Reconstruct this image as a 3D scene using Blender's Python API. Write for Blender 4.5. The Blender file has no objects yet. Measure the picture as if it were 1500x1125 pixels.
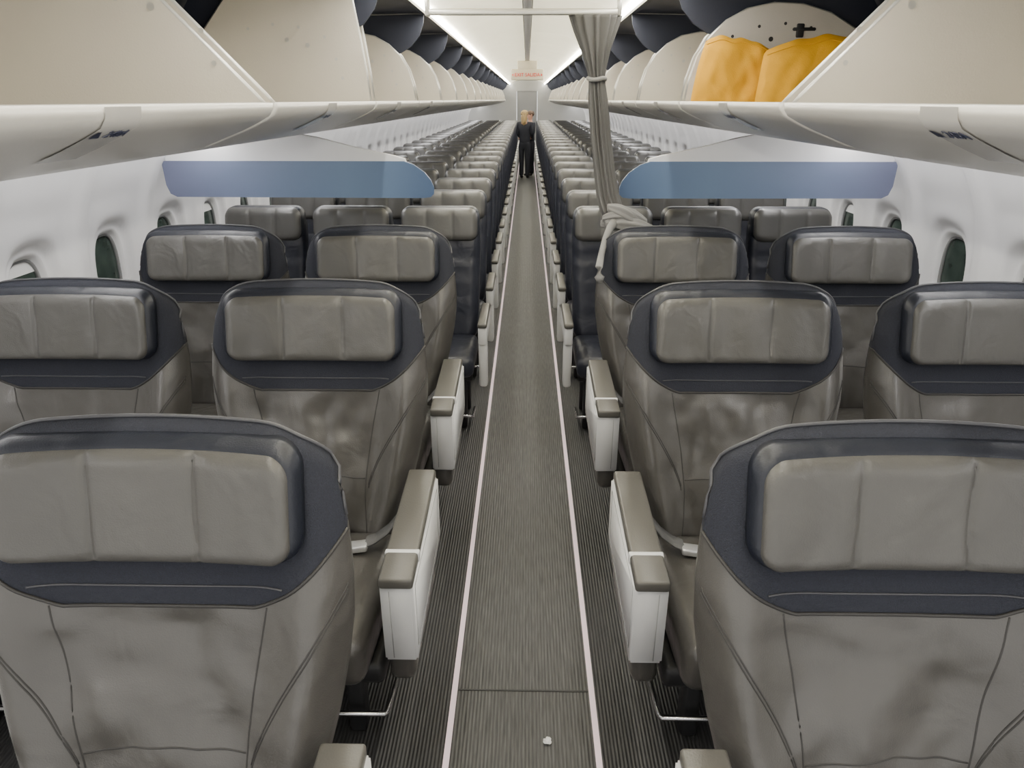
import bpy, bmesh, math, random
from mathutils import Vector, Matrix, noise
random.seed(3)
C = bpy.context.scene.collection

# ------------------------------------------------------------ materials
def nodes_of(m):
    m.use_nodes = True
    nt = m.node_tree
    b = nt.nodes.get('Principled BSDF')
    return nt, b

def mat(name, col, rough=0.5, metal=0.0, bump=0.0, bscale=200.0, var=0.0, vscale=6.0, coat=0.0, wr=0.0, wscale=8.0, emit=None, estr=0.0):
    m = bpy.data.materials.new(name)
    nt, b = nodes_of(m)
    b.inputs['Base Color'].default_value = (*col, 1)
    b.inputs['Roughness'].default_value = rough
    b.inputs['Metallic'].default_value = metal
    b.inputs['Coat Weight'].default_value = coat
    b.inputs['Coat Roughness'].default_value = 0.25
    tc = nt.nodes.new('ShaderNodeTexCoord')
    if var > 0:
        n = nt.nodes.new('ShaderNodeTexNoise'); n.inputs['Scale'].default_value = vscale
        n.inputs['Detail'].default_value = 4
        r = nt.nodes.new('ShaderNodeValToRGB')
        r.color_ramp.elements[0].position = 0.3; r.color_ramp.elements[1].position = 0.7
        r.color_ramp.elements[0].color = (*[c*(1-var) for c in col], 1)
        r.color_ramp.elements[1].color = (*[min(1, c*(1+var)) for c in col], 1)
        nt.links.new(tc.outputs['Object'], n.inputs['Vector'])
        nt.links.new(n.outputs['Fac'], r.inputs['Fac'])
        nt.links.new(r.outputs['Color'], b.inputs['Base Color'])
    last = None
    if bump > 0:
        n = nt.nodes.new('ShaderNodeTexNoise'); n.inputs['Scale'].default_value = bscale
        n.inputs['Detail'].default_value = 3
        nt.links.new(tc.outputs['Object'], n.inputs['Vector'])
        bp = nt.nodes.new('ShaderNodeBump'); bp.inputs['Strength'].default_value = bump
        bp.inputs['Distance'].default_value = 0.002
        nt.links.new(n.outputs['Fac'], bp.inputs['Height'])
        last = bp
    if wr > 0:
        n = nt.nodes.new('ShaderNodeTexNoise'); n.inputs['Scale'].default_value = wscale
        n.inputs['Detail'].default_value = 2; n.inputs['Distortion'].default_value = 0.6
        nt.links.new(tc.outputs['Object'], n.inputs['Vector'])
        bp = nt.nodes.new('ShaderNodeBump'); bp.inputs['Strength'].default_value = wr
        bp.inputs['Distance'].default_value = 0.03
        nt.links.new(n.outputs['Fac'], bp.inputs['Height'])
        if last: nt.links.new(last.outputs['Normal'], bp.inputs['Normal'])
        last = bp
    if last: nt.links.new(last.outputs['Normal'], b.inputs['Normal'])
    if emit:
        b.inputs['Emission Color'].default_value = (*emit, 1)
        b.inputs['Emission Strength'].default_value = estr
    return m

LEATHER = mat('grey_leather', (0.062, 0.058, 0.052), 0.32, bump=0.3, bscale=350, var=0.03, vscale=5, wr=0.30, wscale=8, coat=0.35)
LEATHER_H = mat('grey_leather_headrest', (0.070, 0.067, 0.061), 0.40, bump=0.3, bscale=350, var=0.03, vscale=8, wr=0.26, wscale=11, coat=0.15)
NAVY = mat('navy_fabric', (0.012, 0.014, 0.023), 0.8, bump=0.8, bscale=500, var=0.25, vscale=300)
NAVYL = mat('navy_leather', (0.008, 0.010, 0.017), 0.42, bump=0.3, bscale=300, wr=0.2, wscale=10)
COACHL = mat('coach_navy_leather', (0.014, 0.016, 0.026), 0.38, bump=0.3, bscale=300, wr=0.3, wscale=9)
COACHH = mat('coach_headrest_leather', (0.066, 0.064, 0.060), 0.38, bump=0.3, bscale=350, wr=0.15, wscale=10, coat=0.2)
SEAM = mat('seam_thread', (0.030, 0.028, 0.026), 0.6, bump=0.2)
SEAML = mat('shell_piping', (0.055, 0.055, 0.06), 0.5, bump=0.2)
WHITEP = mat('white_plastic', (0.68, 0.68, 0.67), 0.4, bump=0.1, bscale=300, var=0.03)
PADG = mat('armrest_pad', (0.095, 0.091, 0.081), 0.32, bump=0.2, bscale=250, var=0.04)
BLACKP = mat('black_plastic', (0.012, 0.012, 0.013), 0.5, bump=0.2)
CHROME = mat('chrome', (0.65, 0.65, 0.66), 0.22, 1.0, bump=0.05)
BUCK = mat('brushed_buckle', (0.55, 0.55, 0.55), 0.35, 0.6, bump=0.1)
WEB = mat('seatbelt_webbing', (0.09, 0.09, 0.09), 0.7, bump=0.5, bscale=400)
BINW = mat('bin_white', (0.64, 0.62, 0.57), 0.28, var=0.02, bump=0.08, bscale=120)
BINC = mat('bin_cream', (0.56, 0.515, 0.43), 0.42, var=0.05, vscale=3, bump=0.25, bscale=220)
BINM = mat('bin_panel_grey', (0.46, 0.44, 0.40), 0.4, var=0.05, bump=0.2)
RIM = mat('bin_rim_metal', (0.50, 0.49, 0.45), 0.35, 0.5, bump=0.05)
DARKN = mat('bin_housing_navy', (0.012, 0.015, 0.028), 0.6, bump=0.2)
WALLM = mat('sidewall_plastic', (0.72, 0.715, 0.715), 0.38, var=0.02, bump=0.08, bscale=100)
CEILM = mat('ceiling_plastic_painted_glow', (0.80, 0.76, 0.62), 0.5, var=0.02, bump=0.05, emit=(1.0, 0.91, 0.64), estr=1.0)  # emission puts the warm cove-light glow into the plastic itself; panels are no lamp
GREYT = mat('grey_trim', (0.30, 0.30, 0.29), 0.45, bump=0.1)
GASK = mat('window_gasket', (0.20, 0.20, 0.20), 0.5, bump=0.1)
PANE = mat('window_pane', (0.035, 0.05, 0.042), 0.12, bump=0.02, var=0.3, vscale=12)
STRIP = mat('floor_strip', (0.80, 0.64, 0.70), 0.4, bump=0.1, emit=(1, 0.78, 0.86), estr=0.22)
COVE = mat('cove_light', (1, 1, 1), 0.5, emit=(1.0, 0.965, 0.88), estr=60.0)
WASH = mat('wash_light', (1, 1, 1), 0.5, emit=(1.0, 0.985, 0.97), estr=36.0)
YEL = mat('yellow_fabric', (0.58, 0.29, 0.001), 0.8, bump=0.5, bscale=260, var=0.10, vscale=9, wr=0.4, wscale=8)
CURT = mat('curtain_fabric', (0.088, 0.086, 0.084), 0.8, bump=0.5, bscale=400, var=0.08)
CURTL = mat('curtain_tie_fabric', (0.20, 0.197, 0.19), 0.8, bump=0.5, bscale=400, var=0.08)
SKIN = mat('skin', (0.50, 0.27, 0.19), 0.5, bump=0.1)
CLOTH = mat('dark_uniform', (0.010, 0.011, 0.018), 0.8, bump=0.4)
BLOND = mat('blond_hair', (0.36, 0.25, 0.11), 0.5, bump=0.6, bscale=90)
BROWNH = mat('brown_hair', (0.09, 0.05, 0.03), 0.6, bump=0.6, bscale=90)
SIGNW = mat('sign_white', (0.55, 0.50, 0.38), 0.4, bump=0.05)
RED = mat('sign_red', (0.7, 0.01, 0.005), 0.4, bump=0.05)
LABELM = mat('label_film', (0.58, 0.565, 0.53), 0.2, bump=0.05)
INK = mat('label_ink', (0.03, 0.035, 0.07), 0.4, bump=0.05)

# blue gradient
BLUE = bpy.data.materials.new('blue_gradient'); nt, b = nodes_of(BLUE)
tc = nt.nodes.new('ShaderNodeTexCoord'); sp = nt.nodes.new('ShaderNodeSeparateXYZ')
mr = nt.nodes.new('ShaderNodeMapRange'); mr.inputs['From Min'].default_value = 0.4; mr.inputs['From Max'].default_value = 1.7
ab = nt.nodes.new('ShaderNodeMath'); ab.operation = 'ABSOLUTE'
rp = nt.nodes.new('ShaderNodeValToRGB')
rp.color_ramp.elements[0].color = (0.05, 0.09, 0.18, 1); rp.color_ramp.elements[1].color = (0.13, 0.145, 0.23, 1)
e = rp.color_ramp.elements.new(0.35); e.color = (0.125, 0.19, 0.30, 1)
nt.links.new(tc.outputs['Object'], sp.inputs[0]); nt.links.new(sp.outputs['X'], ab.inputs[0])
nt.links.new(ab.outputs[0], mr.inputs['Value']); nt.links.new(mr.outputs[0], rp.inputs['Fac'])
nt.links.new(rp.outputs['Color'], b.inputs['Base Color']); b.inputs['Roughness'].default_value = 0.4

# ribbed floor
FLOORM = bpy.data.materials.new('ribbed_floor'); nt, b = nodes_of(FLOORM)
tc = nt.nodes.new('ShaderNodeTexCoord'); sp = nt.nodes.new('ShaderNodeSeparateXYZ')
nt.links.new(tc.outputs['Object'], sp.inputs[0])
mu = nt.nodes.new('ShaderNodeMath'); mu.operation = 'MULTIPLY'; mu.inputs[1].default_value = 2*math.pi/0.0105
sn = nt.nodes.new('ShaderNodeMath'); sn.operation = 'SINE'
nt.links.new(sp.outputs['X'], mu.inputs[0]); nt.links.new(mu.outputs[0], sn.inputs[0])
ab = nt.nodes.new('ShaderNodeMath'); ab.operation = 'ABSOLUTE'; nt.links.new(sp.outputs['X'], ab.inputs[0])
lt = nt.nodes.new('ShaderNodeMath'); lt.operation = 'LESS_THAN'; lt.inputs[1].default_value = 0.21
nt.links.new(ab.outputs[0], lt.inputs[0])
mx = nt.nodes.new('ShaderNodeMix'); mx.data_type = 'RGBA'
mx.inputs[6].default_value = (0.032, 0.032, 0.032, 1); mx.inputs[7].default_value = (0.070, 0.070, 0.068, 1)
nt.links.new(lt.outputs[0], mx.inputs[0])
mr = nt.nodes.new('ShaderNodeMapRange'); mr.inputs['From Min'].default_value = -1; mr.inputs['From Max'].default_value = 1
mr.inputs['To Min'].default_value = 0.65; mr.inputs['To Max'].default_value = 1.2
nt.links.new(sn.outputs[0], mr.inputs['Value'])
nz = nt.nodes.new('ShaderNodeTexNoise'); nz.inputs['Scale'].default_value = 40; nz.inputs['Detail'].default_value = 6
mp = nt.nodes.new('ShaderNodeMapping'); mp.inputs['Scale'].default_value = (5, 0.25, 1)
nt.links.new(tc.outputs['Object'], mp.inputs[0]); nt.links.new(mp.outputs[0], nz.inputs['Vector'])
mr2 = nt.nodes.new('ShaderNodeMapRange'); mr2.inputs['From Min'].default_value = 0.25; mr2.inputs['From Max'].default_value = 0.75
mr2.inputs['To Min'].default_value = 0.45; mr2.inputs['To Max'].default_value = 1.55
nt.links.new(nz.outputs['Fac'], mr2.inputs['Value'])
m1 = nt.nodes.new('ShaderNodeMath'); m1.operation = 'MULTIPLY'
nt.links.new(mr.outputs[0], m1.inputs[0]); nt.links.new(mr2.outputs[0], m1.inputs[1])
vm = nt.nodes.new('ShaderNodeVectorMath'); vm.operation = 'SCALE'
nt.links.new(mx.outputs[2], vm.inputs[0]); nt.links.new(m1.outputs[0], vm.inputs['Scale'])
nt.links.new(vm.outputs[0], b.inputs['Base Color'])
bp = nt.nodes.new('ShaderNodeBump'); bp.inputs['Strength'].default_value = 0.5; bp.inputs['Distance'].default_value = 0.002
nt.links.new(sn.outputs[0], bp.inputs['Height']); nt.links.new(bp.outputs[0], b.inputs['Normal'])
b.inputs['Roughness'].default_value = 0.5

# ------------------------------------------------------------ mesh helpers
def mesh_obj(name, verts, faces, material, parent=None, smooth=True, struct=False):
    me = bpy.data.meshes.new(name)
    me.from_pydata([tuple(v) for v in verts], [], faces)
    bm = bmesh.new(); bm.from_mesh(me)
    bmesh.ops.recalc_face_normals(bm, faces=bm.faces)
    bm.to_mesh(me); bm.free()
    if smooth:
        me.polygons.foreach_set('use_smooth', [True]*len(me.polygons))
    ms = material if isinstance(material, (list, tuple)) else [material]
    for m in ms: me.materials.append(m)
    o = bpy.data.objects.new(name, me); C.objects.link(o)
    if parent: o.parent = parent
    if struct: o['kind'] = 'structure'
    return o

def merge(parts):
    V, F = [], []
    for v, f in parts:
        n = len(V); V += list(v); F += [tuple(i+n for i in q) for q in f]
    return V, F

def rbox(size, cen, bev=0.01, seg=3, fn=None):
    bm = bmesh.new(); bmesh.ops.create_cube(bm, size=1)
    for v in bm.verts: v.co = Vector((v.co.x*size[0], v.co.y*size[1], v.co.z*size[2]))
    if bev > 0:
        bmesh.ops.bevel(bm, geom=bm.edges[:], offset=bev, segments=seg, affect='EDGES', profile=0.5)
    V = [v.co + Vector(cen) for v in bm.verts]
    if fn: V = [Vector(fn(v)) for v in V]
    F = [tuple(v.index for v in f.verts) for f in bm.faces]
    bm.free()
    return V, F

def tube(pts, r, n=8, closed=False):
    pts = [Vector(p) for p in pts]; V = []; F = []
    m = len(pts)
    for i, p in enumerate(pts):
        a = pts[(i-1) % m] if (closed or i > 0) else pts[i]
        c = pts[(i+1) % m] if (closed or i < m-1) else pts[i]
        t = (c-a).normalized()
        ref = Vector((0, 0, 1)) if abs(t.z) < 0.9 else Vector((0, 1, 0))
        u = t.cross(ref).normalized(); w = t.cross(u)
        rr = r[i] if isinstance(r, (list, tuple)) else r
        for k in range(n):
            an = 2*math.pi*k/n
            V.append(p + u*math.cos(an)*rr + w*math.sin(an)*rr)
    for i in range(m if closed else m-1):
        j = (i+1) % m
        for k in range(n):
            F.append((i*n+k, i*n+(k+1) % n, j*n+(k+1) % n, j*n+k))
    if not closed:
        F.append(tuple(range(n))); F.append(tuple((m-1)*n+k for k in range(n)))
    return V, F

def interp(tab, x):
    if x <= tab[0][0]: return tab[0][1]
    for (a, b), (c, d) in zip(tab, tab[1:]):
        if x <= c: return b + (d-b)*(x-a)/(c-a)
    return tab[-1][1]

def extrude_poly(poly, y0, y1, sx=1):
    """poly in XZ extruded along Y"""
    n = len(poly)
    V = [(sx*x, y0, z) for x, z in poly] + [(sx*x, y1, z) for x, z in poly]
    F = [tuple(range(n)), tuple(range(n, 2*n))]
    F += [(i, (i+1) % n, n+(i+1) % n, n+i) for i in range(n)]
    return V, F

def pillow(w, h, T, rc, re, nx=40, nz=20, back=0.02, fn=None, grooves=(), gd=0.006, gw=0.008, hg=(), wav=0.0, seed=0.0):
    a, b = w/2, h/2
    def sp(i, n):
        u = -1 + 2*i/n
        return 0.45*u + 0.55*math.sin(u*math.pi/2)
    V, F = [], []
    for j in range(nz+1):
        for i in range(nx+1):
            x = a*sp(i, nx); z = b*sp(j, nz)
            qx, qz = abs(x)-(a-rc), abs(z)-(b-rc)
            if qx > 0 and qz > 0:
                m = max(qx, qz); l = math.hypot(qx, qz); f = m/l
                x = math.copysign(a-rc+qx*f, x); z = math.copysign(b-rc+qz*f, z); de = rc-m
            else:
                de = min(a-abs(x), b-abs(z))
            q = min(max(de, 0)/re, 1)
            dpt = T*math.sqrt(max(0, 1-(1-q)**2))
            for g in grooves:
                gx = g+wav*0.6*noise.noise(Vector((g*9+seed, z*14, seed)))
                dpt -= (gd*math.exp(-((x-gx)/gw)**2)+gd*0.6*math.exp(-((x-gx)/(gw*5))**2))*min(1, de/0.012)
            for g in hg: dpt -= gd*math.exp(-((z-g)/gw)**2)*min(1, de/0.012)
            if wav: dpt += wav*0.5*noise.noise(Vector((x*16+seed, z*9, seed)))*q
            V.append((x, -dpt, z))
    def id(i, j): return j*(nx+1)+i
    for j in range(nz):
        for i in range(nx):
            F.append((id(i, j), id(i+1, j), id(i+1, j+1), id(i, j+1)))
    ring = [id(i, 0) for i in range(nx+1)] + [id(nx, j) for j in range(1, nz+1)] + \
           [id(i, nz) for i in range(nx-1, -1, -1)] + [id(0, j) for j in range(nz-1, 0, -1)]
    base = len(V)
    for r in ring: V.append((V[r][0], back, V[r][2]))
    n = len(ring)
    for k in range(n): F.append((ring[k], ring[(k+1) % n], base+(k+1) % n, base+k))
    F.append(tuple(base+k for k in range(n)))
    if fn: V = [fn(*v) for v in V]
    return V, F

def empty(name, loc=(0, 0, 0)):
    o = bpy.data.objects.new(name, None); o.empty_display_size = 0.1
    C.objects.link(o); o.location = loc
    return o

def text_mesh(body, size, mt, parent, name, M, extr=0.0006):
    cu = bpy.data.curves.new('t', 'FONT'); cu.body = body; cu.size = size
    cu.align_x = 'CENTER'; cu.align_y = 'CENTER'; cu.extrude = extr; cu.offset = size*0.008
    t = bpy.data.objects.new('t', cu); C.objects.link(t)
    bpy.context.view_layer.update()
    dg = bpy.context.evaluated_depsgraph_get()
    me = bpy.data.meshes.new_from_object(t.evaluated_get(dg))
    bpy.data.objects.remove(t); me.transform(M); me.materials.clear(); me.materials.append(mt)
    o = bpy.data.objects.new(name, me); C.objects.link(o); o.parent = parent
    return o

def copy_thing(root, loc, label=None, skip=()):
    r = root.copy(); r.location = loc; C.objects.link(r)
    for ch in root.children:
        if ch.name.split('.')[0] in skip: continue
        c = ch.copy(); c.parent = r; C.objects.link(c)
        for g in ch.children:
            k = g.copy(); k.parent = c; C.objects.link(k)
    if label: r['label'] = label
    return r

# ------------------------------------------------------------ first class seat
def backY(z): return -0.04 + (z-0.4)*0.23
WT = [(0.36, .225), (0.45, .250), (0.55, .282), (0.65, .308), (0.75, .328), (0.83, .338), (0.90, .339), (0.97, .333), (1.05, .321), (1.12, .306), (1.2, .290)]
def Wd(z): return interp(WT, z)
def zbound(s):
    x = abs(s)*0.33
    t = max(0, (x-0.165)/0.165)
    return 0.864 + 0.125*(t**1.35)
def ztop(s):
    a = abs(s)
    c = max(0, (a-0.62)/0.38)
    return 1.188 - 0.014*a*a - 0.085*(1-math.sqrt(max(0, 1-c**2.2)))
def yfront(s, z, seed):
    e = abs(s)
    low = 1/(1+math.exp((z-0.92)*30))
    y = backY(z)
    y -= 0.042*math.exp(-((e-0.80)/0.17)**2)*low
    y -= 0.020*math.exp(-((z-0.62)/0.14)**2)*(1-e*e)
    y += 0.050*max(0, (e-0.82)/0.18)**2
    y -= 0.020*e*e*(1-low)
    if seed is not None:
        n = noise.noise(Vector((s*1.6+seed, z*5.5, seed)))
        n2 = noise.noise(Vector((s*3.2+seed+z*4, z*9-s*2, seed+5)))
        n3 = noise.noise(Vector((s*6+seed-z*6, z*17+s*3, seed+9)))
        inner = 0.5+0.5*math.exp(-(e/0.6)**4)
        fade = min(1, max(0, (0.875-z)/0.05))*0.9+0.1
        y += (0.022*n+0.013*n2+0.005*n3)*low*(1-e**4)*inner*fade
    return y

def seat_grid(kind, seed):
    ns = 64
    V, F = [], []
    nt_ = 56 if kind == 'low' else 18
    rows = []
    for j in range(nt_+1):
        t = j/nt_; row = []
        for i in range(ns+1):
            s = -1+2*i/ns; s = 0.7*s+0.3*math.sin(s*math.pi/2)
            z0, z1 = (0.385+0.02*s*s, zbound(s)) if kind == 'low' else (zbound(s), ztop(s))
            z = z0+(z1-z0)*t
            x = s*Wd(z)
            y = yfront(s, z, seed)
            if kind == 'low':
                y += 0.03*max(0, 1-t*12)**2
            else:
                y += 0.022*max(0, (t-0.90)/0.10)**2
            row.append(len(V)); V.append((x, y, z))
        brow = []
        for i in range(ns, -1, -4):
            v = V[row[i]]
            e = abs(v[0])/Wd(v[2])
            zz = v[2]-(0.045*t**3 if kind == 'top' else 0)
            brow.append(len(V)); V.append((v[0]*0.985, backY(v[2])+0.100-0.04*e**6-(0.03*t**3 if kind == 'top' else 0), zz))
        rows.append(row+brow)
    L = len(rows[0])
    for a, b in zip(rows, rows[1:]):
        for k in range(L):
            F.append((a[k], a[(k+1) % L], b[(k+1) % L], b[k]))
    caps = [rows[-1]] if kind == 'top' else [rows[0]]
    for loop in caps:
        fr = loop[:ns+1]; bk = loop[ns+1:]
        for q in range(len(bk)-1):
            i1 = ns-4*q; i0 = i1-4
            F.append((fr[i1], *[fr[k] for k in range(i1-1, i0-1, -1)], bk[q+1], bk[q]))
    return V, F

def on_seat(x, z, off=-0.002, seed=None):
    s = max(-1, min(1, x/Wd(z)))
    return (x, yfront(s, z, seed)+off, z)

def build_fc_seat(s_aisle, aisle=True, seed=1.3):
    """s_aisle: +1 when the aisle lies on +x"""
    root = empty('airplane_seat')
    k = s_aisle
    V, F = seat_grid('low', seed)
    mesh_obj('backrest', V, F, LEATHER, root)
    V, F = seat_grid('top', None)
    o = mesh_obj('seat_shell', V, F, NAVY, root); o['label'] = 'navy fabric upper shell'
    pts = []
    for i in range(61):
        s = -1+2*i/60; z = zbound(s); pts.append((s*Wd(z)*1.003, min(yfront(s, z, seed), yfront(s, z, None))-0.001, z))
    mesh_obj('seam_piping', *tube(pts, 0.0034, 6), SEAM, root)
    pts = []
    for i in range(31):
        x = -0.225+0.45*i/30; z = 0.900+0.004*abs(x/0.225)**3; pts.append(on_seat(x, z, -0.001))
    mesh_obj('shell_seam', *tube(pts, 0.0020, 6), SEAML, root)
    edge = []
    for i in range(61):
        s = -1+2*i/60; s = 0.6*s+0.4*math.sin(s*math.pi/2); z = ztop(s)
        edge.append((s*Wd(z)*1.003, yfront(s, z, None)+0.022, z+0.000))
    side = [(Wd(z)*1.003, yfront(1, z, None)+0.006, z) for z in [1.07-0.02*j for j in range(4)]]
    edge = [(-x, y, z) for x, y, z in reversed(side)] + edge + side
    mesh_obj('edge_piping', *tube(edge, 0.0035, 6), SEAML, root)
    # leather stitching seams: curved side bolsters
    S = []
    for q in (-1, 1):
        pl = []
        for j in range(41):
            t = j/40; z = 0.866-0.46*t; x = q*(0.194-0.052*math.sin(min(1, t*1.15)*1.57)+0.02*max(0, t-.7))
            pl.append(on_seat(x, z, 0.0009, seed))
        S.append(tube(pl, 0.0022, 6))
        for off in (0, 0.010):
            pl = []
            for j in range(41):
                t = j/40; z = 0.895-0.315*t-off; x = q*(0.334-0.178*(1-(1-t)**1.25))
                x = max(-Wd(z)*.975, min(Wd(z)*.975, x))
                pl.append(on_seat(x, z, 0.0004, seed))
            S.append(tube(pl, 0.0018, 6))
    pl = [on_seat(-0.146+0.292*i/24, 0.600+0.012*math.sin(i/24*math.pi), 0.0006, seed) for i in range(25)]
    S.append(tube(pl, 0.0022, 6))
    for sm in S: mesh_obj('stitched_seam', *sm, SEAM, root)
    # headrest
    def bend(cz, yo):
        def f(x, y, z):
            zz = z+cz-0.008*(1-(x/0.28)**2)*(1 if z < 0 else -0.4)
            return (x, y+backY(zz)-0.004+yo-0.03*(x/0.28)**2, zz)
        return f
    V, F = pillow(0.538, 0.202, 0.026, 0.045, 0.024, 36, 18, back=0.02, fn=bend(1.064, 0))
    o = mesh_obj('headrest_surround', V, F, NAVYL, root); o['label'] = 'navy leather headrest surround'
    V, F = pillow(0.508, 0.182, 0.020, 0.038, 0.026, 130, 26, back=0.01, fn=bend(1.059, -0.022),
                  grooves=(-0.090, 0.092), gd=0.0065, gw=0.0042, wav=0.008, seed=seed)
    o = mesh_obj('headrest', V, F, LEATHER_H, root); o['label'] = 'grey leather headrest cushion with three padded panels'
    # cushion
    cu = rbox((0.51, 0.54, 0.15), (0, -0.30, 0.355), 0.045, 5,
              fn=lambda v: (v.x*(1-0.06*(v.y < -0.3)), v.y, v.z+0.01*math.cos(v.x*6)*(v.z > .36)))
    mesh_obj('seat_cushion', *cu, LEATHER, root)
    fr = merge([rbox((0.54, 0.46, 0.07), (0, -0.25, 0.255), 0.02, 2), rbox((0.05, 0.07, 0.24), (-0.17, -0.12, 0.12), 0.012, 2),
                rbox((0.05, 0.07, 0.24), (0.17, -0.12, 0.12), 0.012, 2), rbox((0.05, 0.06, 0.24), (-0.17, -0.40, 0.12), 0.012, 2),
                rbox((0.05, 0.06, 0.24), (0.17, -0.40, 0.12), 0.012, 2), rbox((0.52, 0.05, 0.3), (0, 0.03, 0.36), 0.02, 2)])
    mesh_obj('seat_frame', *fr, BLACKP, root)
    ba = tube([(k*0.262, -0.20, 0.05), (k*0.262, -0.41, 0.085), (k*0.262, -0.45, 0.10), (k*0.258, -0.458, 0.10), (-k*0.24, -0.458, 0.10), (-k*0.25, -0.4, 0.07)], 0.008, 8)
    o = mesh_obj('baggage_bar', *ba, CHROME, root); o['label'] = 'chrome baggage restraint bar'
    # armrests
    def arm(xc, w, top, full):
        ar = empty('armrest'); ar.parent = root
        def tap(v):
            t = (v.y+0.54)/0.5
            return (v.x+(0.006*(t))*k*-1, v.y, v.z-0.008*(1-t) if v.z > top-0.03 else v.z)
        if full:
            bm = bmesh.new()
            poly = [(-0.010, top-0.028), (-0.552, top-0.032), (-0.558, top-0.045), (-0.545, 0.368), (-0.53, 0.355), (-0.03, 0.385), (-0.005, 0.41)]
            fs = [bm.verts.new((xc-w/2, y, z)) for y, z in poly]
            f = bm.faces.new(fs)
            r = bmesh.ops.extrude_face_region(bm, geom=[f])
            for v in [g for g in r['geom'] if isinstance(g, bmesh.types.BMVert)]: v.co.x += w
            bmesh.ops.recalc_face_normals(bm, faces=bm.faces)
            bmesh.ops.bevel(bm, geom=bm.edges[:], offset=0.005, segments=2, affect='EDGES')
            bm.verts.ensure_lookup_table(); bm.verts.index_update()
            V = [v.co.copy() for v in bm.verts]; F = [tuple(v.index for v in f.verts) for f in bm.faces]; bm.free()
            o = mesh_obj('armrest_body', V, F, WHITEP, ar); o['label'] = 'white plastic armrest side panel'
            xs = xc + k*(w/2+0.0002)
            fr = [(xs, -0.05, 0.585), (xs, -0.525, 0.58), (xs, -0.515, 0.39), (xs, -0.06, 0.415)]
            mesh_obj('panel_seam', *tube(fr, 0.0012, 5, closed=True), GREYT, ar)
            fx = xc - k*w*0.22
            mesh_obj('panel_seam', *tube([(fx, -0.5575, 0.585), (fx, -0.546, 0.375)], 0.0012, 5), GREYT, ar)
            lo = rbox((w*0.85, 0.46, 0.11), (xc-k*0.006, -0.29, 0.325), 0.025, 3)
            mesh_obj('armrest_base', *lo, LEATHER, ar)
        pad = rbox((w+0.002, 0.555, 0.030), (xc, -0.287, top-0.016), 0.008, 3, fn=tap)
        mesh_obj('armrest_pad', *pad, PADG, ar)
        cl = rbox((w+0.006, 0.018, 0.028), (xc, -0.445, top-0.0150), 0.003, 2, fn=lambda v: (v.x, v.y, v.z-0.006))
        mesh_obj('armrest_clip', *cl, WHITEP, ar)
    if aisle:
        arm(k*0.332, 0.082, 0.634, True)
        arm(-k*0.335, 0.060, 0.60, False)
    else:
        arm(-k*0.30, 0.05, 0.60, False)
    # belt
    mesh_obj('seatbelt_buckle', *rbox((0.062, 0.044, 0.022), (k*0.145, -0.165, 0.452), 0.006, 2, fn=lambda v: (v.x, v.y, v.z+0.15*(v.x*k-0.15))), BUCK, root)
    pts = [(k*0.17, -0.160, 0.458), (k*0.20, -0.150, 0.466), (k*0.235, -0.14, 0.490), (k*0.268, -0.12, 0.525)]
    V = []; F = []
    for i, p in enumerate(pts):
        V += [(p[0], p[1]-0.022, p[2]), (p[0], p[1]+0.022, p[2]+0.01), (p[0]-k*0.003, p[1]+0.022, p[2]+0.013), (p[0]-k*0.003, p[1]-0.022, p[2]+0.003)]
    for i in range(3):
        a = 4*i
        for q in range(4): F.append((a+q, a+(q+1) % 4, a+4+(q+1) % 4, a+4+q))
    mesh_obj('seatbelt_strap', V, F, WEB, root)
    root['category'] = 'seat'; root['group'] = 'wide first class seats'
    return root

LBL_A = 'wide grey leather seat with navy shell beside the aisle'
LBL_W = 'wide grey leather seat with navy shell beside the window'
for side in (-1, 1):
    k = -side
    sa = build_fc_seat(k, True, 1.3 if side < 0 else 4.7)
    sa.location = (side*0.645, 1.00, 0); sa['label'] = LBL_A
    sa2 = build_fc_seat(k, True, 2.9 if side < 0 else 6.1)
    sa2.location = (side*0.642, 2.04, 0); sa2['label'] = LBL_A
    copy_thing(sa, (side*0.645, 3.08, 0))
    sw = build_fc_seat(k, False, 8.1 if side < 0 else 11.2)
    sw.location = (side*1.39, 2.04, 0); sw['label'] = LBL_W
    copy_thing(sw, (side*1.385, 3.08, 0))

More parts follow.
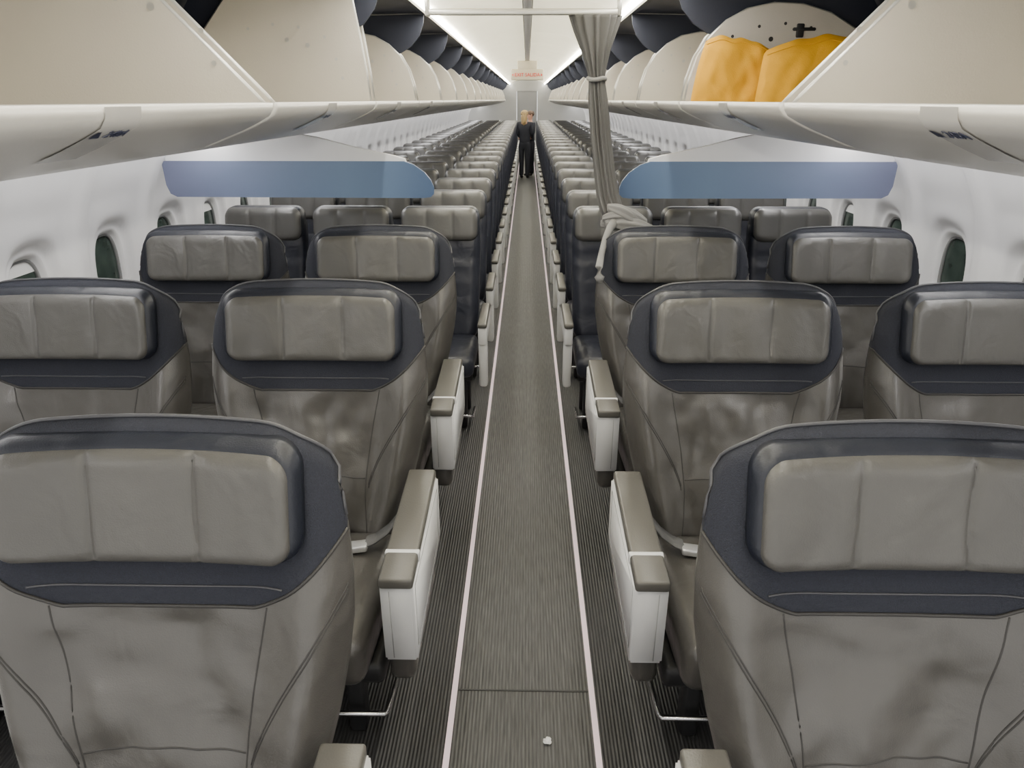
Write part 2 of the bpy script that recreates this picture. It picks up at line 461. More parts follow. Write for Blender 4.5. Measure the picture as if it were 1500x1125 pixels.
# ------------------------------------------------------------ coach seat
def build_coach(k, aisle):
    root = empty('airplane_seat')
    def lean(cz, yo=0.0, pinch=False):
        def f(x, y, z):
            zz = z+cz
            if pinch: x *= 0.94+0.06*min(1, max(0, (zz-0.4)/0.5))
            return (x, y+yo+(zz-0.42)*0.20, zz)
        return f
    V, F = pillow(0.45, 0.70, 0.05, 0.07, 0.05, 22, 28, back=0.05, fn=lean(0.745, 0, True), hg=(-0.20, -0.08, 0.04, 0.13), gd=0.008, gw=0.012)
    mesh_obj('backrest', V, F, COACHL, root)
    V, F = pillow(0.445, 0.190, 0.042, 0.055, 0.035, 22, 12, back=0.050, fn=lean(1.042, -0.020))
    o = mesh_obj('headrest_surround', V, F, NAVYL, root)
    V, F = pillow(0.428, 0.178, 0.034, 0.05, 0.035, 60, 14, back=0.01, fn=lean(1.044, -0.046), grooves=(-0.072, 0.072), gd=0.006, gw=0.006)
    o = mesh_obj('headrest', V, F, COACHH, root); o['label'] = 'grey leather headrest cushion'
    cu = rbox((0.43, 0.46, 0.12), (0, -0.24, 0.38), 0.04, 3)
    mesh_obj('seat_cushion', *cu, COACHL, root)
    fr = merge([rbox((0.40, 0.36, 0.05), (0, -0.2, 0.30), 0.01, 1), rbox((0.04, 0.05, 0.29), (-0.15, -0.1, 0.145), 0.01, 1),
                rbox((0.04, 0.05, 0.29), (0.15, -0.1, 0.145), 0.01, 1), rbox((0.04, 0.05, 0.29), (0.15, -0.36, 0.145), 0.01, 1), rbox((0.04, 0.05, 0.29), (-0.15, -0.36, 0.145), 0.01, 1)])
    mesh_obj('seat_frame', *fr, BLACKP, root)
    if aisle:
        ar = merge([rbox((0.045, 0.42, 0.10), (k*0.262, -0.22, 0.545), 0.012, 2),
                    rbox((0.045, 0.09, 0.34), (k*0.262, -0.375, 0.42), 0.014, 2, fn=lambda v: (v.x, v.y+0.06*(0.6-v.z), v.z))])
        o = mesh_obj('armrest', *ar, WHITEP, root); o['label'] = 'white plastic aisle armrest'
        pd = rbox((0.05, 0.43, 0.028), (k*0.262, -0.225, 0.605), 0.01, 2)
        mesh_obj('armrest_pad', *pd, PADG, root)
        ba = tube([(k*0.2, -0.2, 0.05), (k*0.2, -0.38, 0.07), (k*0.19, -0.42, 0.09), (-k*0.2, -0.42, 0.09)], 0.008, 6)
        mesh_obj('baggage_bar', *ba, CHROME, root)
    else:
        pd = rbox((0.045, 0.40, 0.04), (k*0.245, -0.21, 0.60), 0.012, 2)
        mesh_obj('armrest', *pd, PADG, root)
    root['category'] = 'seat'; root['group'] = 'narrow economy seats'
    return root
NR = 24
for side in (-1, 1):
    k = -side
    for ci, cx in enumerate((0.487, 0.985, 1.483)):
        base = build_coach(k, ci == 0)
        base.location = (side*cx, 4.10, 0)
        base['label'] = 'narrow navy economy seat with grey headrest beside the aisle' if ci == 0 else \
            ('narrow navy middle economy seat with grey headrest' if ci == 1 else 'narrow navy economy seat with grey headrest beside the window')
        for n in range(1, NR):
            copy_thing(base, (side*cx, 4.10+0.80*n, 0), skip=() if n < 8 else ('baggage_bar',) if n < 14 else ('baggage_bar', 'armrest_pad'))

# ------------------------------------------------------------ structure
YF, YB = -0.6, 24.5
mesh_obj('floor', [(-1.9, YF, 0), (1.9, YF, 0), (1.9, YB, 0), (-1.9, YB, 0)], [(0, 1, 2, 3)], FLOORM, smooth=False, struct=True)
n = 1
for s in (-1, 1):
    mesh_obj('trim_%d' % n, *rbox((0.017, YB-YF-0.1, 0.003), (s*0.2105, (YB+YF)/2, 0.0017), 0), STRIP, smooth=False, struct=True); n += 1
for y in (1.78,):
    mesh_obj('trim_%d' % n, *rbox((0.40, 0.005, 0.002), (0, y, 0.0012), 0), BLACKP, smooth=False, struct=True); n += 1

def smooth01(a, b, x):
    t = max(0, min(1, (x-a)/(b-a))); return t*t*(3-2*t)
XW = [(0.0, 1.62), (0.25, 1.70), (0.5, 1.76), (0.75, 1.80), (0.97, 1.815), (1.15, 1.805), (1.3, 1.77), (1.45, 1.70), (1.58, 1.61)]
P = 0.57; ZC = 0.985
def wx(y, z, yc):
    q = (abs(y-yc)/0.235)**4 + (abs(z-1.02)/0.56)**6
    sc = 1-smooth01(0.35, 1.5, q)
    q2 = (abs(y-yc)/0.160)**3 + (abs(z-ZC)/0.225)**3
    return interp(XW, z) + 0.028*sc + 0.030*(1-smooth01(0.55, 1.2, q2))
def super_pt(th, a, b, p=2.8):
    c, s = math.cos(th), math.sin(th)
    return (a*math.copysign(abs(c)**(2/p), c), b*math.copysign(abs(s)**(2/p), s))
wn = 1
for side, nm in ((-1, 'wall_left'), (1, 'wall_right')):
    V, F = [], []
    per = []
    H0, H1 = 0.0, 1.58; M = 14
    for i in range(M): per.append((-1+2*i/M, -1))
    for i in range(M): per.append((1, -1+2*i/M))
    for i in range(M): per.append((1-2*i/M, 1))
    for i in range(M): per.append((-1, 1-2*i/M))
    N = len(per); R = 18
    for m in range(-6, 38):
        yc = 3.26+P*m
        if yc+P/2 > YB+0.1: break
        base = len(V)
        for r in range(-3, R+1):
            for (u, v) in per:
                th = math.atan2(v, u)
                sy, sz = super_pt(th, 0.118, 0.175)
                if r <= 0:
                    f = 1+0.05*r
                    y, z = yc+sy*f, ZC+sz*f
                    x = wx(y, z, yc)+0.010*(-r)
                else:
                    t = (r/R)**1.4
                    oy = yc+u*P/2; oz = ZC+(v*(H1-ZC) if v > 0 else v*(ZC-H0))
                    y = yc+sy+(oy-yc-sy)*t; z = ZC+sz+(oz-ZC-sz)*t
                    x = wx(y, z, yc)
                V.append((side*x, y, z))
        for r in range(R+3):
            for i in range(N):
                F.append((base+r*N+i, base+r*N+(i+1) % N, base+(r+1)*N+(i+1) % N, base+(r+1)*N+i))
        # pane
        if m < 30:
            px = side*(wx(yc, ZC, yc)+0.024)
            pv = [(px, yc, ZC)]
            pts = [super_pt(2*math.pi*i/40, 0.104, 0.158) for i in range(40)]
            pv += [(px, yc+a, ZC+b_) for a, b_ in pts]
            pf = [(0, 1+i, 1+(i+1) % 40) for i in range(40)]
            w = mesh_obj('window_%d' % wn, pv, pf, PANE, struct=True); wn += 1
            bz = tube([(px-side*0.004, yc+a*0.97, ZC+b_*0.97) for a, b_ in pts], 0.008, 6, closed=True)
            bo = mesh_obj('window_bezel', *bz, GASK, w)
            if m % 3 == 2:
                drop = 0.06
                sv = [(px-side*0.003, yc+a*0.96, ZC+b_*0.96) for a, b_ in pts if b_ > 0.0]
                sv = [(x_, y_, max(z_, ZC+0.158-drop)) for x_, y_, z_ in sv]
                mesh_obj('window_shade', sv, [tuple(range(len(sv)))], WHITEP, w, smooth=False)
    mesh_obj(nm, V, F, WALLM, struct=True)

# end wall with doorway
mesh_obj('wall_back', *merge([rbox((1.55, 0.05, 2.3), (-1.10, YB, 1.15), 0), rbox((1.55, 0.05, 2.3), (1.10, YB, 1.15), 0), rbox((0.65, 0.05, 0.35), (0, YB, 2.12), 0)]), GREYT, smooth=False, struct=True)
mesh_obj('door_1', *merge([rbox((0.62, 0.04, 1.95), (0, YB+0.02, 0.975), 0.004, 1), rbox((0.05, 0.03, 0.02), (0.2, YB-0.01, 1.0), 0.004, 1)]), GASK, smooth=False, struct=True)

# ceiling
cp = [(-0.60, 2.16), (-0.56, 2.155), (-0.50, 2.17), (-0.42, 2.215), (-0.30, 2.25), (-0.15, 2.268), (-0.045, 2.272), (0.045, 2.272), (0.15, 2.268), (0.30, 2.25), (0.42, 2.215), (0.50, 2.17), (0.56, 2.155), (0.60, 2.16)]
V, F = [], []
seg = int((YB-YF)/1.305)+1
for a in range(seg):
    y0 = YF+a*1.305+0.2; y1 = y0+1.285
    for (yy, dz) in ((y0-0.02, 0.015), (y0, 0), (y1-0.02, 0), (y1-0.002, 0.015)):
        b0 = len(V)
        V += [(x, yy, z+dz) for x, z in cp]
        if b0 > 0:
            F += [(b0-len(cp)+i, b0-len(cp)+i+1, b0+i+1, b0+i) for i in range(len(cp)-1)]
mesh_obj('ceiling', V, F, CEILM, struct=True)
for sx in (-0.03, 0.03):
    mesh_obj('trim_%d' % n, *rbox((0.008, YB-YF, 0.016), (sx, (YB+YF)/2, 2.264), 0), GREYT, smooth=False, struct=True); n += 1
mesh_obj('trim_%d' % n, *rbox((0.05, YB-YF, 0.012), (0, (YB+YF)/2, 2.268), 0), WHITEP, smooth=False, struct=True); n += 1
for s in (-1, 1):
    mesh_obj('trim_%d' % n, *rbox((0.026, YB-YF, 0.018), (s*0.535, (YB+YF)/2, 2.150), 0), COVE, smooth=False, struct=True); n += 1
    hp = [(0.56, 2.135), (0.60, 2.145), (1.30, 2.13), (1.46, 1.95), (1.52, 1.58)]
    V = [(s*x, YF, z) for x, z in hp]+[(s*x, YB, z) for x, z in hp]
    F = [(i, i+1, 5+i+1, 5+i) for i in range(4)]
    mesh_obj('trim_%d' % n, V, F, DARKN, struct=True, smooth=False); n += 1
    mesh_obj('trim_%d' % n, *rbox((0.36, YB-YF, 0.02), (s*1.44, (YB+YF)/2, 1.578), 0), WALLM, smooth=False, struct=True); n += 1
    mesh_obj('trim_%d' % n, *rbox((0.030, YB-YF, 0.012), (s*1.48, (YB+YF)/2, 1.561), 0), WASH, smooth=False, struct=True); n += 1

# ------------------------------------------------------------ overhead bins
SK = [(0.618, 1.692), (0.620, 1.676), (0.630, 1.662), (0.656, 1.648), (0.70, 1.628), (0.80, 1.590), (0.95, 1.562), (1.10, 1.555), (1.25, 1.560), (1.33, 1.60), (1.37, 1.70), (1.36, 1.85), (1.30, 1.96)]
SKI = [(1.28, 1.95), (1.34, 1.85), (1.345, 1.70), (1.31, 1.62), (1.24, 1.582), (1.10, 1.576), (0.95, 1.584), (0.80, 1.610), (0.71, 1.642), (0.67, 1.660), (0.646, 1.674), (0.638, 1.688), (0.634, 1.694)]
ARC = [(0.636, 1.690), (0.650, 1.78), (0.675, 1.86), (0.715, 1.93), (0.775, 1.985), (0.85, 2.025), (0.95, 2.045), (1.06, 2.04), (1.17, 2.01), (1.28, 1.95)]
DIAG = [(0.636, 1.690), (0.655, 1.712), (0.85, 1.915), (0.98, 2.05), (1.15, 2.06), (1.28, 1.95)]
TALL = [(0.636, 1.690), (0.645, 1.80), (0.662, 1.93), (0.685, 2.07), (0.72, 2.10), (1.15, 2.10), (1.28, 1.95)]
LOWP = [(1.34, 1.85), (1.345, 1.70), (1.31, 1.62), (1.24, 1.575), (1.10, 1.570), (0.95, 1.578), (0.80, 1.602), (0.71, 1.634), (0.66, 1.658)]
BL = 1.305; J0 = 1.93
def build_bin(side, y0, y1, near, far, farmat, detail):
    root = empty('overhead_bin', (side*0.9, (y0+y1)/2, 1.56))
    off = Vector(root.location)
    def L(v): return [tuple(Vector(p)-off) for p in v]
    N_ = len(SK)+len(SKI)
    cen = [((a[0]+b_[0])/2, (a[1]+b_[1])/2) for a, b_ in zip(SK, reversed(SKI))]
    cen = cen+list(reversed(cen))
    prof = SK+SKI
    V = []; F = []
    for (yy, f) in ((y0, 0.35), (y0+0.004, 0.1), (y0+0.014, 0), (y1-0.014, 0), (y1-0.004, 0.1), (y1, 0.35)):
        b0 = len(V)
        V += [(side*(p[0]+(c[0]-p[0])*f), yy, p[1]+(c[1]-p[1])*f) for p, c in zip(prof, cen)]
        if b0:
            F += [(b0-N_+i, b0-N_+(i+1) % N_, b0+(i+1) % N_, b0+i) for i in range(N_)]
    K = len(SK)
    for b0 in (0, len(V)-N_):
        for i in range(K-1):
            F.append((b0+i, b0+i+1, b0+N_-2-i, b0+N_-1-i))
    mesh_obj('bin_bucket', L(V), F, BINW, root)
    for prof_, ya, yb, mt in ((near, y0+0.016, y0+0.030, BINC), (far, y1-0.030, y1-0.016, farmat)):
        V, F = extrude_poly(prof_+LOWP, ya, yb, side)
        mesh_obj('end_panel', L(V), F, mt, root, smooth=False)
        pts = [(side*x, (ya+yb)/2, z) for x, z in prof_]
        tv, tf = tube(pts, 0.007, 6)
        mesh_obj('panel_rim', L(tv), tf, RIM, root)
    if detail:
        for (x, z, r) in ((0.80, 1.93, 0.006), (0.90, 1.965, 0.006), (1.0, 1.975, 0.006), (0.76, 1.85, 0.006), (1.1, 1.96, 0.006), (0.87, 1.90, 0.009), (0.95, 1.92, 0.009), (0.74, 1.78, 0.006)):
            pv = [(side*(x+r*math.cos(a*math.pi/6)), y1-0.032, z+r*math.sin(a*math.pi/6)) for a in range(12)]
            mesh_obj('screw', L(pv), [tuple(range(12))], BLACKP if farmat == BINM else RIM, root, smooth=False)
        # label on lip
        ym = (y0+y1)/2 - 0.085
        pr = [(0.6165, 1.691), (0.6185, 1.675), (0.6285, 1.6605), (0.655, 1.6465), (0.70, 1.626), (0.74, 1.610)]
        V = [(side*x, ym-0.055, z-0.001) for x, z in pr]+[(side*x, ym+0.055, z-0.001) for x, z in pr]
        o = mesh_obj('row_label', L(V), [(i, i+1, 7+i, 6+i) for i in range(5)], LABELM, root)
        a, b_ = Vector((side*0.656, 0, 1.646)), Vector((side*0.630, 0, 1.660))
        up = (b_-a).normalized()
        ax = Vector((0, 1, 0)) if side < 0 else Vector((0, -1, 0))
        nn = ax.cross(up).normalized()
        ctr = (a+b_)/2+nn*0.0030-up*0.002
        M = Matrix(((ax.x, up.x, nn.x, ctr.x-off.x), (ax.y, up.y, nn.y, ym+(0.016 if side < 0 else -0.016)-off.y), (ax.z, up.z, nn.z, ctr.z-off.z), (0, 0, 0, 1)))
        text_mesh('24BA', 0.028, INK, root, 'label_text', M)
        tri = [Vector((-0.018, -0.010, 0)), Vector((0.011, -0.010, 0)), Vector((-0.007, 0.010, 0)), Vector((-0.018, 0.010, 0))]
        c2 = Vector((M[0][3], M[1][3], M[2][3]))-ax*0.050
        tv = [c2+ax*t.x+up*t.y for t in tri]
        mesh_obj('label_arrow', tv, [(0, 1, 2, 3)], INK, root, smooth=False)
    root['category'] = 'overhead bin'; root['group'] = 'open overhead luggage bins'
    root['label'] = 'open white overhead bin with cream rounded end panels'
    return root
for side in (-1, 1):
    tmpl = None
    for j in range(0, 17):
        y0 = J0+BL*(j-1)+0.015; y1 = J0+BL*j-0.015
        near = {0: DIAG, 1: DIAG, 2: ARC}.get(j, ARC)
        far = {0: DIAG, 1: (TALL if side < 0 else ARC)}.get(j, ARC)
        if j == 2 and side < 0: near = TALL
        fm = BINM if (j == 1 and side > 0) else BINC
        if j <= 3:
            r = build_bin(side, y0, y1, near, far, fm, True)
            if j == 0: r['label'] = 'open white overhead luggage bin with row label on the lip'
            if j == 1 and side > 0: r['label'] = 'open white overhead bin with yellow bags inside'
        else:
            if j == 4: tmpl = build_bin(side, y0, y1, ARC, ARC, BINC, False)
            else: copy_thing(tmpl, (side*0.9, (y0+y1)/2, 1.56))
    # divider plates
    PL = [(0.575, 2.14), (0.58, 2.09), (0.605, 2.03), (0.65, 1.98), (0.71, 1.945), (0.78, 1.925), (0.88, 1.92), (1.34, 1.90), (1.42, 1.95), (1.30, 2.125), (0.62, 2.14)]
    for j in range(1, 17):
        yy = J0+BL*j
        o = mesh_obj('trim_%d' % n, *extrude_poly(PL, yy-0.006, yy+0.006, side), DARKN, smooth=False, struct=True); n += 1

# ------------------------------------------------------------ class dividers
for side in (-1, 1):
    def ext(poly, ya, yb):
        V, F = extrude_poly(poly, ya, yb, side); return V, F
    up = [(1.70, 1.425), (1.715, 1.445), (1.66, 1.47), (1.45, 1.515), (1.20, 1.555), (1.10, 1.556), (0.98, 1.535), (0.80, 1.49), (0.63, 1.455), (0.575, 1.44), (0.57, 1.425)]
    o = mesh_obj('class_divider', *ext(up, 3.60, 3.64), WALLM, smooth=False)
    bl = [(1.715, 1.43), (1.72, 1.41), (1.715, 1.32), (1.70, 1.280), (1.67, 1.265), (0.49, 1.262), (0.455, 1.266), (0.44, 1.280), (0.438, 1.31), (0.452, 1.345), (0.48, 1.38), (0.53, 1.415), (0.575, 1.43)]
    c = mesh_obj('divider_panel', *ext(bl, 3.585, 3.60), BLUE, o, smooth=False); c['label'] = 'blue gradient panel'
    o['category'] = 'cabin divider'; o['label'] = 'hanging white cabin divider with blue gradient panel above the seats'

# ------------------------------------------------------------ curtain + rail
rail = mesh_obj('curtain_rail', *merge([rbox((0.86, 0.030, 0.026), (-0.02, 3.60, 2.058), 0.005, 2), rbox((0.02, 0.035, 0.10), (-0.44, 3.60, 2.09), 0.005, 1), rbox((0.02, 0.035, 0.10), (0.40, 3.60, 2.09), 0.005, 1)]), RIM)
rail['category'] = 'curtain rail'; rail['label'] = 'aluminium curtain rail spanning the aisle below the ceiling'
path = [(2.045, .300, 3.60, .092, .030), (1.98, .302, 3.60, .075, .030), (1.90, .305, 3.60, .050, .028), (1.83, .31, 3.6, .034, .026), (1.79, .313, 3.60, .028, .026), (1.765, .315, 3.60, .029, .026),
        (1.70, .32, 3.59, .034, .03), (1.55, .335, 3.57, .036, .032), (1.40, .355, 3.54, .038, .034), (1.28, .375, 3.50, .041, .034), (1.22, .395, 3.47, .044, .034), (1.17, .42, 3.46, .035, .03)]
V, F = [], []
NC = 96
fine = []
for a, b_ in zip(path, path[1:]):
    for t in range(5):
        fine.append([p+(q-p)*t/5 for p, q in zip(a, b_)])
fine.append(list(path[-1]))
for (z, x, y, rx, ry) in fine:
    for q in range(NC):
        th = 2*math.pi*q/NC
        f = 1+0.26*math.sin(13*th+z*1.5)+0.14*math.sin(5*th-z*3)
        V.append((x+rx*f*math.cos(th), y+ry*f*math.sin(th), z))
for i in range(len(fine)-1):
    for q in range(NC):
        F.append((i*NC+q, i*NC+(q+1) % NC, (i+1)*NC+(q+1) % NC, (i+1)*NC+q))
F.append(tuple(range(NC))); F.append(tuple((len(fine)-1)*NC+q for q in range(NC)))
cur = mesh_obj('curtain', V, F, CURT)
cur['category'] = 'curtain'; cur['label'] = 'gathered grey cabin curtain tied back and knotted over a seat'
tie = tube([(.313+.038*math.cos(a*math.pi/8), 3.60+.036*math.sin(a*math.pi/8), 1.785+0.004*math.sin(a)) for a in range(16)], 0.010, 8, closed=True)
mesh_obj('curtain_tie', *tie, CURTL, cur)
def lump(c, r, seed, amp=0.25, fold=5):
    bm = bmesh.new(); bmesh.ops.create_icosphere(bm, subdivisions=5, radius=1)
    V = []
    for v in bm.verts:
        p = v.co; d = 1+amp*math.sin(fold*(p.x*1.2+p.z*.8)+3*noise.noise(p*1.5+Vector((seed,)*3)))+0.12*noise.noise(p*4)
        V.append((c[0]+p.x*r[0]*d, c[1]+p.y*r[1]*d, c[2]+p.z*r[2]*d))
    F = [tuple(v.index for v in f.verts) for f in bm.faces]; bm.free()
    return V, F
# loose wrap: overlapping pleated cloth bands with flattened section
def band(p0, p1, sag, r, seed):
    V, F = [], []
    NN, MM = 26, 28
    for i in range(NN):
        t = i/(NN-1)
        c = Vector((p0[0]+(p1[0]-p0[0])*t, p0[1]+(p1[1]-p0[1])*t-0.025*math.sin(t*math.pi), p0[2]+(p1[2]-p0[2])*t+sag*math.sin(t*math.pi)))
        rr = r*(0.55+0.6*math.sin(t*math.pi))
        for q in range(MM):
            th = 2*math.pi*q/MM
            f = 1+0.16*math.sin(6*th+seed+t*2)
            V.append(c+Vector((rr*0.25*math.cos(th)*f*(1 if seed % 2 else -1), -rr*0.9*math.cos(th)*f, rr*1.25*math.sin(th)*f)))
    for i in range(NN-1):
        for q in range(MM):
            F.append((i*MM+q, i*MM+(q+1) % MM, (i+1)*MM+(q+1) % MM, (i+1)*MM+q))
    F.append(tuple(range(MM))); F.append(tuple((NN-1)*MM+q for q in range(MM)))
    return V, F
kn = merge([band((0.345, 3.44, 1.165), (0.50, 3.42, 1.215), 0.010, 0.024, 1), band((0.35, 3.43, 1.19), (0.55, 3.41, 1.175), 0.030, 0.022, 2),
            band((0.37, 3.42, 1.24), (0.53, 3.41, 1.165), 0.010, 0.024, 3), band((0.36, 3.41, 1.17), (0.575, 3.40, 1.150), 0.010, 0.022, 5),
            lump((0.44, 3.445, 1.185), (0.085, 0.03, 0.035), 2, 0.10, 6),
            tube([(0.40, 3.40, 1.18), (0.375, 3.34, 1.16), (0.350, 3.27, 1.13), (0.325, 3.17, 1.08), (0.313, 3.13, 1.03), (0.316, 3.12, 0.99), (0.318, 3.115, 0.965)], [0.02, 0.018, 0.014, 0.014, 0.016, 0.022, 0.010], 10)])
mesh_obj('curtain_knot', *kn, CURTL, cur)

# ------------------------------------------------------------ yellow bags
def bag(w, h, seed, tap):
    V, F = [], []
    nx, nz = 40, 26
    for sgn in (-1, 1):
        for j in range(nz+1):
            t = j/nz
            for i in range(nx+1):
                s = -1+2*i/nx
                xx = s*w/2*(1-tap*t**1.5)
                top = h*(1-0.12*s*s-0.09*s*seed+0.05*noise.noise(Vector((s*2.4, seed, 3))))
                zz = t*top
                env = (1-s**6)*(1-t**5)
                yy = sgn*(0.045*env**0.5)+0.02*noise.noise(Vector((s*1.6, t*1.6, seed*3)))*t+sgn*0.012*noise.noise(Vector((s*4, t*4, seed*3+sgn)))*env
                V.append((xx, yy, zz))
    M_ = (nx+1)*(nz+1)
    for sgn in (0, 1):
        for j in range(nz):
            for i in range(nx):
                a = sgn*M_+j*(nx+1)+i
                F.append((a, a+1, a+nx+2, a+nx+1))
    F.append(tuple(range(nx+1))+tuple(M_+i for i in range(nx, -1, -1)))
    return V, F
for (x0, x1, h, sd, yy, zz, tap) in ((0.645, 0.985, 0.240, 1, 3.13, 1.682, 0.24), (0.865, 1.27, 0.300, -0.6, 3.03, 1.622, 0.10)):
    V, F = bag(x1-x0, h, sd, tap)
    o = mesh_obj('fabric_bag', V, F, YEL)
    o.location = ((x0+x1)/2, yy, zz)
    w_ = x1-x0
    pts = []
    for i in range(25):
        s = -0.95+1.9*i/24; t = 0.93
        top = h*(1-0.12*s*s-0.09*s*sd+0.05*noise.noise(Vector((s*2.4, sd, 3))))
        env = (1-s**6)*(1-t**5)
        pts.append((s*w_/2*(1-tap*t**1.5), -0.045*env**.5+0.02*noise.noise(Vector((s*1.6, t*1.6, sd*3)))*t-0.012*noise.noise(Vector((s*4, t*4, sd*3-1)))*env-0.001, t*top))
    mesh_obj('bag_hem', *tube(pts, 0.0022, 5), YEL, o)
    o['category'] = 'bag'; o['label'] = 'bright yellow fabric bag stowed in an open overhead bin'; o['group'] = 'yellow bags in the overhead bin'
clip = mesh_obj('bin_clip', *merge([rbox((0.03, 0.02, 0.05), (1.06, 3.195, 1.95), 0.005, 2), rbox((0.09, 0.012, 0.012), (1.075, 3.19, 1.955), 0.004, 1)]), BLACKP)
clip['category'] = 'clip'; clip['label'] = 'small black equipment clip on the bin end panel'

# ------------------------------------------------------------ exit sign
sg = mesh_obj('exit_sign', *merge([rbox((0.50, 0.06, 0.16), (0, 12.4, 2.06), 0.015, 3), rbox((0.30, 0.05, 0.14), (0, 12.4, 2.19), 0.01, 2)]), SIGNW)
sg['category'] = 'sign'; sg['label'] = 'ceiling exit sign with red EXIT SALIDA lettering and arrows'
M = Matrix.Translation((0, 12.366, 2.055)) @ Matrix.Rotation(math.pi/2, 4, 'X')
text_mesh('EXIT SALIDA', 0.070, RED, sg, 'sign_text', M, 0.002)
for s in (-1, 1):
    mesh_obj('sign_arrow', [(s*0.238, 12.366, 2.055), (s*0.212, 12.366, 2.078), (s*0.212, 12.366, 2.032)], [(0, 1, 2)], RED, sg, smooth=False)

# small debris on floor
d = mesh_obj('crumb', *lump((0.070, 1.585, 0.006), (0.011, 0.012, 0.005), 3, 0.2, 3), WHITEP)
d['category'] = 'debris'; d['label'] = 'small white crumb on the ribbed aisle floor'

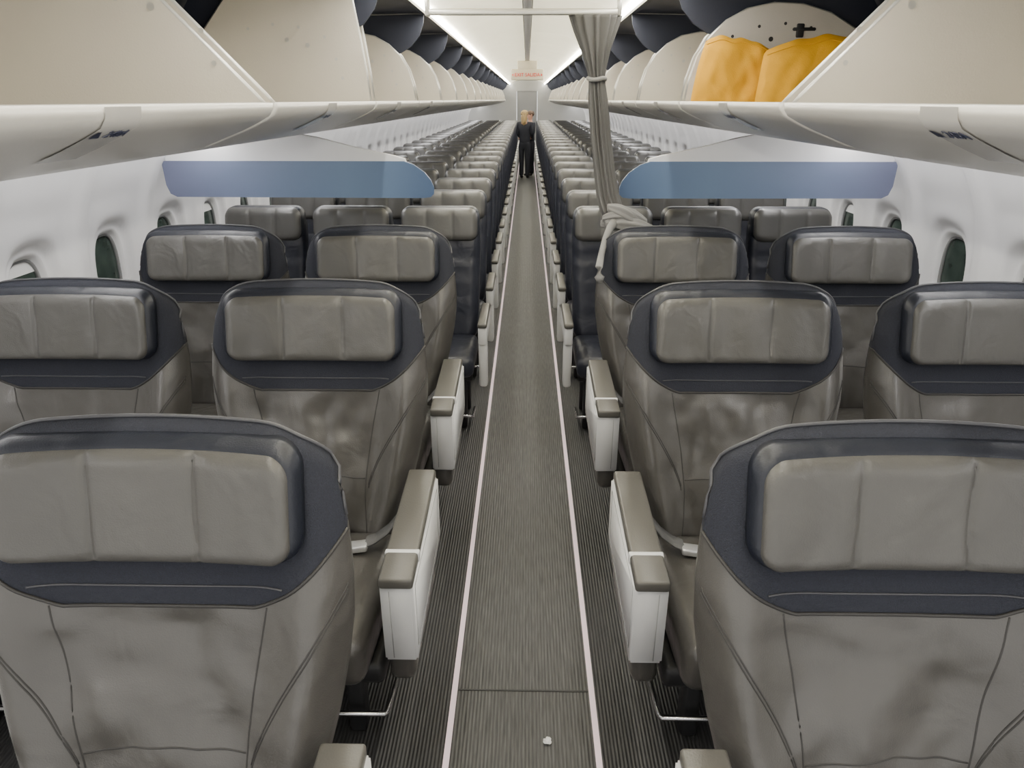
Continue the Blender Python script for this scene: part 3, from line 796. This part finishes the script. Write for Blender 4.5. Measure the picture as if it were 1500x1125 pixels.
# ------------------------------------------------------------ people
def skinmesh(name, joints, edges, mt, parent=None, root=0, sub=2):
    me = bpy.data.meshes.new(name); me.from_pydata([j[0] for j in joints], edges, []); me.materials.append(mt)
    o = bpy.data.objects.new(name, me); C.objects.link(o)
    if parent: o.parent = parent
    md = o.modifiers.new('Skin', 'SKIN')
    for i, j in enumerate(joints):
        sv = me.skin_vertices[0].data[i]; sv.radius = j[1]; sv.use_root = (i == root)
    md.use_smooth_shade = True
    ss = o.modifiers.new('Sub', 'SUBSURF'); ss.levels = sub; ss.render_levels = sub
    return o
def person(loc, rot, H, hairmat, long_hair, label, arm_fwd=0.06):
    s = H/1.7
    def j(x, y, z, rx, ry=None): return ((x*s, y*s, z*s), (rx*s, (ry or rx)*s))
    J = [j(0, 0, .93, .12, .09), j(0, 0, 1.12, .10, .075), j(0, .0, 1.32, .13, .085), j(0, .0, 1.42, .07, .06), j(0, .005, 1.47, .05), j(0, .01, 1.54, .07, .085), j(0, .01, 1.62, .078, .09), j(0, .01, 1.68, .045, .06)]
    E = [(0, 1), (1, 2), (2, 3), (3, 4), (4, 5), (5, 6), (6, 7)]
    for q in (-1, 1):
        a = len(J)
        J += [j(q*.15, 0, 1.37, .045), j(q*.185, .02, 1.13, .036), j(q*.15, arm_fwd+.14, 1.02, .026), j(q*.12, arm_fwd+.20, 1.01, .03, .018)]
        E += [(2, a), (a, a+1), (a+1, a+2), (a+2, a+3)]
        for f in range(4):
            ln = (.055, .07, .075, .065)[f]
            zz = 1.035-.016*f
            b0 = len(J)
            J += [j(q*(.12-.02), arm_fwd+.20+ln*.6, zz, .009), j(q*(.12-.045), arm_fwd+.20+ln, zz-.01, .008)]
            E += [(a+3, b0), (b0, b0+1)]
        b0 = len(J); J += [j(q*.105, arm_fwd+.21, 1.05, .010), j(q*.09, arm_fwd+.235, 1.065, .009)]
        E += [(a+3, b0), (b0, b0+1)]
        a = len(J)
        J += [j(q*.075, 0, .84, .07), j(q*.08, .0, .50, .05), j(q*.08, -.01, .30, .045), j(q*.08, -.01, .08, .032), j(q*.085, .06, .035, .032, .028), j(q*.09, .12, .025, .028, .02)]
        E += [(0, a), (a, a+1), (a+1, a+2), (a+2, a+3), (a+3, a+4), (a+4, a+5)]
    root = skinmesh('person', J, E, SKIN)
    K = [j(0, 0, .86, .155, .12), j(0, 0, .98, .155, .12), j(0, 0, 1.13, .135, .105), j(0, 0, 1.32, .165, .115), j(0, 0, 1.44, .082, .08)]
    E2 = [(0, 1), (1, 2), (2, 3), (3, 4)]
    for q in (-1, 1):
        a = len(K); K += [j(q*.155, 0, 1.38, .062), j(q*.19, .02, 1.13, .052), j(q*.152, arm_fwd+.135, 1.02, .040)]
        E2 += [(3, a), (a, a+1), (a+1, a+2)]
    skinmesh('jacket', K, E2, CLOTH, root)
    K = [j(0, 0, 1.0, .145, .11), j(0, 0, .90, .15, .115)]; E2 = [(0, 1)]
    for q in (-1, 1):
        a = len(K); K += [j(q*.078, 0, .80, .095), j(q*.08, 0, .5, .072), j(q*.08, -.008, .25, .062), j(q*.08, -.005, .05, .06)]
        E2 += [(1, a), (a, a+1), (a+1, a+2), (a+2, a+3)]
    skinmesh('trousers', K, E2, CLOTH, root, 1)
    for q in (-1, 1):
        skinmesh('shoe', [j(q*.08, -.03, .05, .048, .042), j(q*.085, .05, .045, .045, .04), j(q*.09, .14, .035, .038, .03)], [(0, 1), (1, 2)], BLACKP, root)
    mesh_obj('nose', *rbox((0.022*s, 0.03*s, 0.04*s), (0, .105*s, 1.585*s), .008*s, 2), SKIN, root)
    for q in (-1, 1):
        mesh_obj('eye', *lump((q*.03*s, .09*s, 1.61*s), (.012*s, .01*s, .008*s), 1, 0, 1), BLACKP, root)
        mesh_obj('ear', *lump((q*.078*s, .01*s, 1.60*s), (.012*s, .02*s, .03*s), 1, 0.03, 1), SKIN, root)
    mesh_obj('mouth', *rbox((.045*s, .012*s, .010*s), (0, .088*s, 1.548*s), .003*s, 1), SKIN, root)
    hv, hf = lump((0, -.014*s, 1.635*s), (.094*s, .098*s, .080*s), 5, 0.02, 4)
    parts = [(hv, hf)]
    if long_hair:
        parts.append(lump((0, -.062*s, 1.50*s), (.080*s, .060*s, .16*s), 5, 0.05, 6))
    mesh_obj('hair', *merge(parts), hairmat, root)
    root.location = loc; root.rotation_euler = (0, 0, rot)
    root['category'] = 'person'; root['label'] = label
    return root
person((-0.05, 17.6, 0), -0.25, 1.47, BLOND, True, 'person with long blond hair in dark uniform, back turned')
person((0.08, 18.2, 0), math.pi-1.0, 1.45, BROWNH, False, 'person with short brown hair in dark uniform')

# ------------------------------------------------------------ world + camera
w = bpy.data.worlds.new('world'); bpy.context.scene.world = w; w.use_nodes = True
w.node_tree.nodes['Background'].inputs[0].default_value = (1.0, 0.985, 0.965, 1)
w.node_tree.nodes['Background'].inputs[1].default_value = 1.7  # uniform fill added to light the seat fronts through the open end
cam = bpy.data.cameras.new('camera'); co = bpy.data.objects.new('camera', cam); C.objects.link(co)
cam.sensor_width = 36; cam.lens = 25.92; cam.clip_start = 0.05; cam.clip_end = 100
co.location = (0, 0, 1.70)
co.rotation_euler = (math.radians(90-21.1), 0, math.radians(1.09))
bpy.context.scene.camera = co
